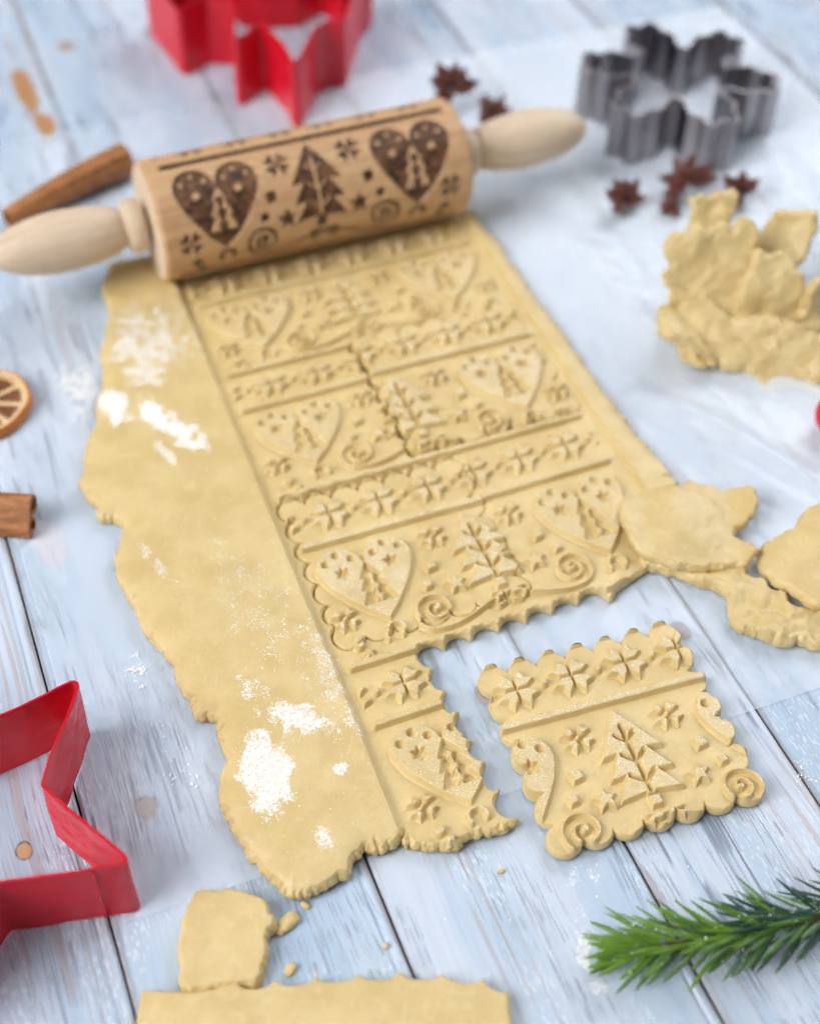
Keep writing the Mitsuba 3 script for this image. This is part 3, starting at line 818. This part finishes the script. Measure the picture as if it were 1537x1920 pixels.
offcut('dough_scrap_005', [(-17, -24), (10, -26), (20, -14), (19, 8), (12, 22), (-15, 23)], 5.2, 0.010, 0.006, (44, -6, 14), (122, 451, 17),
       'large scalloped offcut leaning in the crumpled heap at right', 31, [(-17, y, 5.0) for y in (-21, -10.5, 0, 10.5, 20)] + [(x, 23, 4.6) for x in (-9, 1, 10)])
offcut('dough_scrap_006', [(-8, -21), (9, -18), (14, -5), (12, 14), (3, 20), (-7, 18), (-11, 2)], 5.5, -0.018, 0.008, (60, 8, -14), (138, 446, 19), 'steep offcut in front of the scalloped one in the heap', 32)
offcut('dough_scrap_007', [(-17, -18), (16, -20), (20, 8), (10, 17), (-12, 18), (-19, 4)], 5.5, 0.03, 0.0, (64, 0, 40), (165, 449, 16), 'curved offcut leaving the picture at the right of the heap', 33)
offcut('dough_scrap_008', [(-30, -8), (-16, -15), (2, -9), (14, -16), (31, -12), (34, 8), (14, 14), (-8, 10), (-28, 12)], 6.0, 0.012, 0.010, (40, 4, -22), (131, 431, 10), 'low folded offcut along the front of the heap', 34, [(-28, -4, 5), (-15, -13, 4), (13, -14, 4)])
offcut('dough_scrap_009', [(-10, -8), (8, -9), (11, 6), (-8, 9)], 5.0, 0.0, 0.0, (48, 0, 12), (118, 484, 33), 'small flat offcut topping the left of the heap', 35)
offcut('dough_scrap_010', [(-10, -15), (8, -16), (11, 6), (8, 14), (-6, 13), (-10, 2)], 5.5, 0.02, 0.0, (58, 0, -30), (149, 474, 27), 'finger shaped offcut sticking up behind the heap', 36)
offcut('dough_scrap_011', [(-9, -13), (8, -12), (11, 6), (0, 13), (-10, 8)], 5.5, -0.03, 0.01, (30, 22, 60), (109, 432, 10), 'curled offcut at the lower left corner of the heap', 37, [(-8, 8, 4), (4, 11, 4)])

# crumbs
crng = np.random.default_rng(2)
CR = [(-31.6, 186.7, 2.6), (-29.9, 172.9, 1.7), (-27.2, 192.2, 1.1), (29.0, 204.4, 0.8), (-4.1, 180.6, 0.8), (-34.0, 184.6, 1.6)]
for k, (x, y, s) in enumerate(CR):
    m = trimesh.creation.icosphere(3, s)
    v = m.vertices * [1.25, 0.85, 0.65]
    v = v * (0.75 + 0.6 * fb(v[:, 0] + 9 * k, v[:, 1], v[:, 2], 1.1 / s, 3, k))[:, None]
    ang = crng.uniform(0, 180)
    key = put('dough_crumb', v @ rot([0, 0, 1], ang).T + [x, y, 0.45 * s + 0.3], m.faces, 'dough')
    where = ['biggest dough crumb right of the small square scrap', 'dough crumb between the small square scrap and the bottom strip', 'tiny dough crumb just under the torn sheet end', 'tiny dough crumb on the boards left of the lone cookie', 'tiny dough crumb beside the middle board seam', 'crumb stuck against the right side of the square scrap'][k]
    name_it(key, where, 'crumb')

# ------------------------------------------------------------------ spices, orange, berry


def carpel(L, w, h, seed):
    """One boat-shaped pod of star anise pointing along +x, split open on top."""
    n, m = 14, 16
    V = []
    for i in range(n + 1):
        t = i / n
        prof = (math.sin(math.pi * min(1, 0.12 + 0.88 * t) ** 0.75)) if t < 1 else 0.02
        prof = max(prof, 0.04)
        for j in range(m):
            a = 2 * math.pi * j / m
            y, z = math.cos(a) * w / 2 * prof, math.sin(a) * h / 2 * prof
            if z > 0:
                z = z * (0.55 + 0.45 * abs(math.cos(a))) - 0.25 * h * prof * math.exp(-(y / (0.28 * w)) ** 2)
            V.append((1.2 + t * L, y, z + 0.18 * h * t * t))
    V = np.array(V)
    V += (np.stack([fb(V[:, 0], V[:, 1], V[:, 2] + 3 * k + seed, 0.9, 2) for k in range(3)], 1) - 0.5) * 0.9
    F = []
    for i in range(n):
        for j in range(m):
            a, b = i * m + j, i * m + (j + 1) % m
            F += [(a, b, b + m), (a, b + m, a + m)]
    return V, np.array(F)


def anise(loc, size, euler, label, seed, pods=6, stem=0.0):
    key = 'star_anise'
    n = 0
    while key in labels:
        n += 1; key = f'star_anise_{n:03d}'
    R = rot([0, 0, 1], euler[2]) @ rot([1, 0, 0], euler[0]) @ rot([0, 1, 0], euler[1])
    r = np.random.default_rng(seed)
    for k in range(pods):
        V, F = carpel(size * r.uniform(0.7, 1.05), size * 0.50, size * 0.85, seed * 10 + k)
        V = V @ rot([0, 0, 1], 250 / pods * k + r.uniform(-14, 14)).T
        put(f'{key}__carpel', V @ R.T + loc, F, 'anise_pod')
    if stem:
        Vs, Fs = lathe([(0, 1.6), (stem * 0.3, 1.1), (stem * 0.8, 1.0), (stem, 1.5), (stem + 0.4, 0.05)], 10)
        put(f'{key}__stalk', Vs @ rot([0, 1, 0], -90).T @ R.T + loc, Fs, 'anise_pod')
    name_it(key, label, 'star anise')


anise((16.0, 606, 13), 15.0, (52, 14, 12), 'star anise propped up at the back between red and tin cutter', 1)
anise((35, 594, 8), 11, (34, 0, 40), 'star anise half hidden behind the right pin handle', 2)
anise((92, 528, 8), 11.5, (38, 12, 20), 'star anise lying alone left of the dough heap', 3)
anise((120, 540, 10), 12.5, (30, -8, 5), 'star anise with an upright stalk before the tin cutter', 4, stem=22)
anise((113, 527, 5), 8, (5, 0, 70), 'star anise just behind the top left of the heap', 5, 5)
anise((144, 535, 8), 11.5, (40, -16, 60), 'star anise behind the middle of the heap', 6, 5)


def scroll(pts, th, L, key, loc, yaw, pitch, taper=1.0, label='', roll=0.0, bow=0.0):
    g = LineString(pts).buffer(th / 2, 4)
    pr = densify(np.array(clean(g).exterior.coords)[:-1], 0.5)
    n = len(pr)
    m = 40
    t = np.linspace(0, 1, m)
    V = []
    for q in t:
        k = 1 + (taper - 1) * q
        w = 0.35 * (fb(pr[:, 0], pr[:, 1], q * L * 0.12, 0.35, 2, 3) - 0.5)
        V.append(np.c_[np.full(n, q * L) + 0.5 * (fb(pr[:, 0], pr[:, 1], 2, 0.8) - 0.5) * 3 * (q in (0.0, 1.0)), pr * k + w[:, None] + [0, bow * math.sin(math.pi * q)]])
    V = np.vstack(V)
    i, j = np.meshgrid(np.arange(m - 1), np.arange(n), indexing='ij')
    a, b = (i * n + j).ravel(), (i * n + (j + 1) % n).ravel()
    F = np.vstack([np.c_[a, b + n, b], np.c_[a, a + n, b + n]])
    caps = trimesh.creation.triangulate_polygon(Polygon(pr), engine='earcut')
    cv, cf = np.array(caps[0]), np.array(caps[1])
    for q, k in ((0.0, 1.0), (1.0, taper)):
        F = np.vstack([F, cf + len(V)])
        V = np.vstack([V, np.c_[np.full(len(cv), q * L), cv * k]])
    R = rot([0, 0, 1], yaw) @ rot([0, 1, 0], -pitch) @ rot([1, 0, 0], roll)
    put(key, V @ R.T + loc, F, 'cinnamon_bark', 50)
    name_it(key, label, 'cinnamon stick')


def roll_pts(r, turns, ph):
    return [(r * (1 - 0.16 * t / (2 * math.pi)) * math.cos(t + ph), r * (1 - 0.16 * t / (2 * math.pi)) * math.sin(t + ph)) for t in np.linspace(0, turns * 2 * math.pi, 60)]


def curl(c, a0, a1, r, tight):
    return [((r * (1 - tight * abs(a) / (2 * math.pi))) * math.cos(a), c + (r * (1 - tight * abs(a) / (2 * math.pi))) * math.sin(a)) for a in np.linspace(a0, a1, 60)]


double = curl(3.7, 2.5 * math.pi, 0, 3.9, 0.26) + curl(-3.7, 0, -2.5 * math.pi, 3.9, 0.26)
scroll(double, 0.8, 62, 'cinnamon_stick', (-131.5, 334.0, 6.2), 176.5, 0, 1.0, 'double rolled cinnamon stick entering from the left edge', roll=42)
scroll(roll_pts(7.6, 1.2, 0.9), 1.2, 62, 'cinnamon_stick_001', (-131.0, 549, 8.4), 223.5, -3.0, 0.62, 'tapered brown cinnamon stick behind the left pin handle', roll=0, bow=1.5)

# dried orange slice
oc, orad, ot = np.array([-163.0, 392.5]), 18.6, 5.2
th_ = np.linspace(0, 2 * np.pi, 72, endpoint=False)


def ring_solid(prof):
    pr = np.asarray(prof, float)
    m = len(pr)
    wob = 1 + 0.02 * np.sin(3 * th_) + 0.012 * np.sin(7 * th_ + 1)
    V = np.vstack([np.c_[oc[0] + r * wob * np.cos(th_), oc[1] + r * wob * np.sin(th_), np.full(72, z) + 0.5 * np.sin(2 * th_)] for r, z in pr])
    F = []
    k = np.arange(72)
    for q in range(m):
        A, Bb, A2, B2 = q * 72 + k, ((q + 1) % m) * 72 + k, q * 72 + (k + 1) % 72, ((q + 1) % m) * 72 + (k + 1) % 72
        F += [np.c_[A, A2, B2], np.c_[A, B2, Bb]]
    return V, np.vstack(F)


put('orange_slice__rind', *ring_solid([(orad - 1.1, 1.2), (orad - 0.2, 1.3), (orad + 0.3, 2.6), (orad + 0.1, 4.6), (orad - 0.5, 5.8), (orad - 1.1, 5.9)]), 'orange_rind', 50)
put('orange_slice__pith', *ring_solid([(orad - 3.0, 1.4), (orad - 1.2, 1.3), (orad - 1.0, 5.75), (orad - 1.8, 5.9), (orad - 2.8, 5.5), (orad - 3.1, 4.8)]), 'orange_pith', 50)
disc = trimesh.creation.cylinder(orad - 2.6, 2.4, sections=72)
put('orange_slice__membrane', disc.vertices + [oc[0], oc[1], 3.2], disc.faces, 'orange_pith', 40)
for k in range(9):
    a0, a1 = math.radians(40 * k + 3), math.radians(40 * k + 37)
    pts = [(1.6 * math.cos((a0 + a1) / 2), 1.6 * math.sin((a0 + a1) / 2))] + [((orad - 3.4) * math.cos(a), (orad - 3.4) * math.sin(a)) for a in np.linspace(a0, a1, 10)]
    g = Polygon(pts).buffer(-0.9).buffer(0.8)
    V, F = slab(g, lambda x, y: 4.7 + 0.8 * (fb(x, y, k, 0.7) - 0.5), 0.5, 0.8, lambda x, y: 0 * x + 3.6, 0.1, k)
    put('orange_slice__segment', V + [oc[0], oc[1], 0.3], F, 'dried_flesh')
name_it('orange_slice', 'dried orange slice with brown flesh at the left edge', 'orange slice')

m = trimesh.creation.icosphere(4, 7.4)
v = m.vertices * [1.0, 1.0, 1.05]
v = v * (1 + 0.10 * (fb(v[:, 0], v[:, 1], v[:, 2], 0.22, 2) - 0.5))[:, None]
v[:, 2] -= 1.8 * np.exp(-((v[:, 0] + 2) ** 2 + (v[:, 1] + 2) ** 2) / 4) * (v[:, 2] > 0)
put('red_berry', v + [158.6, 392.5, 8.9], m.faces, 'berry_skin')
name_it('red_berry', 'glossy dark red berry at the right edge below the heap', 'berry')

# ------------------------------------------------------------------ fir sprig
stem = smooth_curve([(64.5, 178.6, 5.4), (72, 179.4, 6.5), (88.5, 182.2, 7.2), (104.7, 186.0, 7.6), (118, 189.0, 7.6), (150, 198.0, 7.0)], 12)
n, m = len(stem), 8
dv = np.gradient(stem, axis=0); dv /= np.linalg.norm(dv, axis=1)[:, None]
sd = np.cross(dv, [0, 0, 1.0]); sd /= np.linalg.norm(sd, axis=1)[:, None]
ud = np.cross(sd, dv)
V = []
for i in range(n):
    r = 0.7 + 0.7 * i / n
    for j in range(m):
        a = 2 * math.pi * j / m
        V.append(stem[i] + r * (math.cos(a) * sd[i] + math.sin(a) * ud[i]))
F = []
for i in range(n - 1):
    for j in range(m):
        a, b = i * m + j, i * m + (j + 1) % m
        F += [(a, b, b + m), (a, b + m, a + m)]
put('fir_sprig__stem', V, F, 'stem_bark', True)
nr = np.random.default_rng(8)
Ltot = n - 1


def needle(base, d, L, w, up_, curl):
    """A flat tapering needle with a keel."""
    side = np.cross(d, up_); side /= np.linalg.norm(side)
    nn = np.cross(side, d)
    V = []
    ts = [0, 0.15, 0.45, 0.75, 0.93, 1.0]
    ws = [0.5, 0.85, 1.0, 0.85, 0.45, 0.05]
    for t, k in zip(ts, ws):
        c = base + d * L * t + nn * curl * L * t * t
        V += [c - side * w * k / 2, c + nn * w * 0.28 * k, c + side * w * k / 2, c - nn * w * 0.18 * k]
    F = []
    for i in range(len(ts) - 1):
        for j in range(4):
            a, b = i * 4 + j, i * 4 + (j + 1) % 4
            F += [(a, b, b + 4), (a, b + 4, a + 4)]
    return np.array(V), np.array(F)


sprig_specks = []
for k in range(165):
    t = (k / 165) ** 0.82
    i = min(int(t * Ltot * 0.93), n - 1)
    ang = nr.uniform(-0.25, math.pi + 0.25) if k % 9 else nr.uniform(math.pi, 2 * math.pi)
    if t < 0.06: ang = nr.uniform(0, 2 * math.pi)
    lean = math.radians(nr.uniform(30, 50)) * (0.45 + 0.55 * sstep(0.0, 0.2, t)) * nr.uniform(0.8, 1.1)
    radial = math.cos(ang) * sd[i] + math.sin(ang) * ud[i] * 0.62
    d = -dv[i] * math.cos(lean) + radial * math.sin(lean)
    d /= np.linalg.norm(d)
    L = nr.uniform(13.5, 19.5) * (0.75 + 0.25 * sstep(0, 0.12, t))
    base = stem[i] + radial * 0.8
    tip = base + d * L
    if tip[2] < 1.4: d[2] += (1.4 - tip[2]) / L; d /= np.linalg.norm(d)
    V, F = needle(base, d, L, nr.uniform(1.25, 1.75), np.array([0.1, 0, 1.0]) + radial * 0.5, nr.uniform(-0.12, 0.10))
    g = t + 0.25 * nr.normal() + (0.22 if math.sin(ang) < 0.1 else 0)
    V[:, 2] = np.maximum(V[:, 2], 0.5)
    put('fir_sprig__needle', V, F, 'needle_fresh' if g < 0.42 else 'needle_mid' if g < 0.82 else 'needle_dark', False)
    for _ in range(7):
        if nr.uniform() < 0.6: sprig_specks.append(base + d * L * nr.uniform(0.0, 0.75) + np.array([nr.normal() * 0.25, nr.normal() * 0.25, 0.45]))
name_it('fir_sprig', 'green artificial fir sprig dusted with flour at the lower right', 'fir sprig')

# ------------------------------------------------------------------ flour: loose grains


def grains(P, size, key, label, seed=0):
    r = np.random.default_rng(seed)
    P = np.asarray(P, float)
    o = np.array([(1, 0, 0), (0, 1, 0), (-1, 0, 0), (0, -1, 0), (0, 0, 1), (0, 0, -1)], float)
    f = np.array([(0, 1, 4), (1, 2, 4), (2, 3, 4), (3, 0, 4), (1, 0, 5), (2, 1, 5), (3, 2, 5), (0, 3, 5)])
    s = size * np.exp(r.normal(0, 0.45, (len(P), 1, 1)))
    v = o[None] * s * r.uniform(0.6, 1.3, (len(P), 6, 1)) * [1, 1, 0.45]
    a = r.uniform(0, 6.28, len(P))
    c, q = np.cos(a)[:, None], np.sin(a)[:, None]
    v = np.stack([v[..., 0] * c - v[..., 1] * q, v[..., 0] * q + v[..., 1] * c, v[..., 2]], -1) + P[:, None]
    F = (f[None] + 6 * np.arange(len(P))[:, None, None]).reshape(-1, 3)
    put(key, v.reshape(-1, 3), F, 'flour', False)
    name_it(key, label, 'flour', kind='stuff')


def dust(rng_, n, c, ax, ang, thr, seed, sc=0.30, soft=0.6):
    """Random points in an ellipse, kept with a chance that follows clumpy noise: dense hearts, powdery rims."""
    n = int(n * 4)
    q = rng_.uniform(-1, 1, (n, 2)) * 1.15
    rr = np.hypot(*q.T)
    ca, sa = math.cos(ang), math.sin(ang)
    x = c[0] + ca * q[:, 0] * ax[0] - sa * q[:, 1] * ax[1]
    y = c[1] + sa * q[:, 0] * ax[0] + ca * q[:, 1] * ax[1]
    val = 0.05 + 0.75 * fb(x, y, seed, sc, 4, seed) + 0.25 * fb(x, y, seed, 1.6, 2, seed + 3) - thr - soft * np.clip(rr - 0.3, 0, 2) ** 1.5
    keep = rng_.uniform(0, 1, n) < sstep(-0.17, 0.15, val) ** 2.4
    return np.c_[x, y][keep & (rr < 1.4)]


fr = np.random.default_rng(77)
spots = [
    # heap low on the strip
    (9000, (-41.5, 232), (9, 17), 0.25, 0.30, 1), (7000, (-33.5, 252), (16, 8), -0.25, 0.46, 2), (1800, (-48, 262), (9, 5), -0.6, 0.50, 3), (900, (-22, 250), (9, 12), 0.3, 0.52, 4),
    (500, (-19, 234), (3, 3), 0, 0.40, 5), (800, (-22.5, 210), (4, 7), 0.5, 0.52, 6),
    # drifts higher up
    (7000, (-86, 378), (16, 7), -0.75, 0.36, 7), (5000, (-97, 386), (5, 11), 0.5, 0.34, 8), (7000, (-112, 390), (7, 15), 0.55, 0.38, 9), (16000, (-105, 424), (16, 30), 0.2, 0.42, 10),
    (7000, (-90, 440), (20, 40), 0.1, 0.50, 11), (1500, (-89, 366), (14, 3), -0.85, 0.47, 12),
    # fine dusting along the pressed edge
    (5000, (-50, 300), (20, 45), 0.45, 0.53, 13), (6000, (-24, 268), (12, 34), 0.42, 0.50, 14), (900, (-86, 314), (14, 4), -0.9, 0.48, 15),
    (700, (-70, 340), (26, 40), 0.2, 0.60, 16), (500, (-20, 225), (26, 36), 0.4, 0.62, 17)]
Ps = []
for n_, c_, ax_, an_, th_r, sd_ in spots:
    Ps.append(dust(fr, n_, c_, ax_, an_, th_r, sd_))
FP = np.vstack(Ps)
okp = shapely.contains_xy(outline.buffer(-0.3), FP[:, 0], FP[:, 1])
FP = FP[okp]
u_, _v = uv_sheet(FP[:, 0], FP[:, 1])
FP = FP[(u_ < -3.0) | (fr.uniform(0, 1, len(FP)) < 0.03)]
Z = sheet_top(FP[:, 0], FP[:, 1]) + 1.15
grains(np.c_[FP, Z + 0.02 + 0.10 * fr.uniform(0, 1, len(FP))], 0.115, 'flour_dusting', 'white flour scattered over the smooth left strip of dough', 1)
# flour dusting, spread over all raised motifs to paint their tops as lit
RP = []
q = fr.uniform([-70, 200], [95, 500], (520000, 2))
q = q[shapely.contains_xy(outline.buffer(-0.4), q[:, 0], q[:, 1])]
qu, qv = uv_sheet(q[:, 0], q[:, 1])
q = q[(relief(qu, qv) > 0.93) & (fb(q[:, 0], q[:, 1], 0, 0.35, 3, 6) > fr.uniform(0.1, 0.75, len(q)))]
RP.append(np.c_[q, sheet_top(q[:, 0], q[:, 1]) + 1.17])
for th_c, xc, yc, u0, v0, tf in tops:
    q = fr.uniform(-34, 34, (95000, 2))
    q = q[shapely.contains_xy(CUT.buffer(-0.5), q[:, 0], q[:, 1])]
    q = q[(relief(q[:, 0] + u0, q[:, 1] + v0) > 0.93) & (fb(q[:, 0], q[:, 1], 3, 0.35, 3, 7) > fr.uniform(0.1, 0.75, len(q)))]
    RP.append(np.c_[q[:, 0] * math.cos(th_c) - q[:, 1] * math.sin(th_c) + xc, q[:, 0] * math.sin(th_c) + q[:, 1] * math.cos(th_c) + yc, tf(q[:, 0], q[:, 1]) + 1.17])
grains(np.vstack(RP), 0.058, 'flour_lit_tops', 'fine flour on the raised motifs that also paints their tops as lit', 5)
tspots = [(2500, (-130, 405), (11, 22), 0.3, 0.46, 31), (300, (51.5, 181.0), (2.4, 8), 0.0, 0.36, 32), (260, (-88, 274), (5, 10), 0.4, 0.48, 33), (160, (54.5, 170), (6, 3), 0.3, 0.52, 34), (260, (123, 239), (7, 9), 0.4, 0.50, 35),
          (180, (52, 203), (9, 5), 0.4, 0.54, 36), (120, (52, 190), (6, 8), 0, 0.5, 37), (500, (-80, 268), (40, 30), 0.3, 0.63, 38), (500, (40, 195), (60, 40), 0.2, 0.66, 39), (300, (-70, 240), (16, 24), 0.3, 0.62, 40), (400, (60, 225), (60, 50), 0.2, 0.66, 41)]
FT = np.vstack([dust(fr, *a_[:3], a_[3], a_[4], a_[5]) for a_ in tspots])
FT = FT[~shapely.contains_xy(outline.buffer(0.8), FT[:, 0], FT[:, 1]) & ~shapely.contains_xy(pose(CUT, *C1).buffer(0.8), FT[:, 0], FT[:, 1])]
ta, tb = FT[:, 0] * NX + FT[:, 1] * NY, FT[:, 1] * NX - FT[:, 0] * NY
onp = (ta > PN0) & (ta < PN1) & (tb > PB0)
TZ = np.where(onp, paper_z(FT[:, 0], FT[:, 1]), 0.02)
pts = np.c_[FT, TZ + 0.12]
grains(pts, 0.22, 'flour_specks', 'specks and little heaps of flour on paper and boards', 2)
grains(np.array(sprig_specks), 0.13, 'flour_on_sprig', 'white flour specks caught between the needles of the sprig', 3)
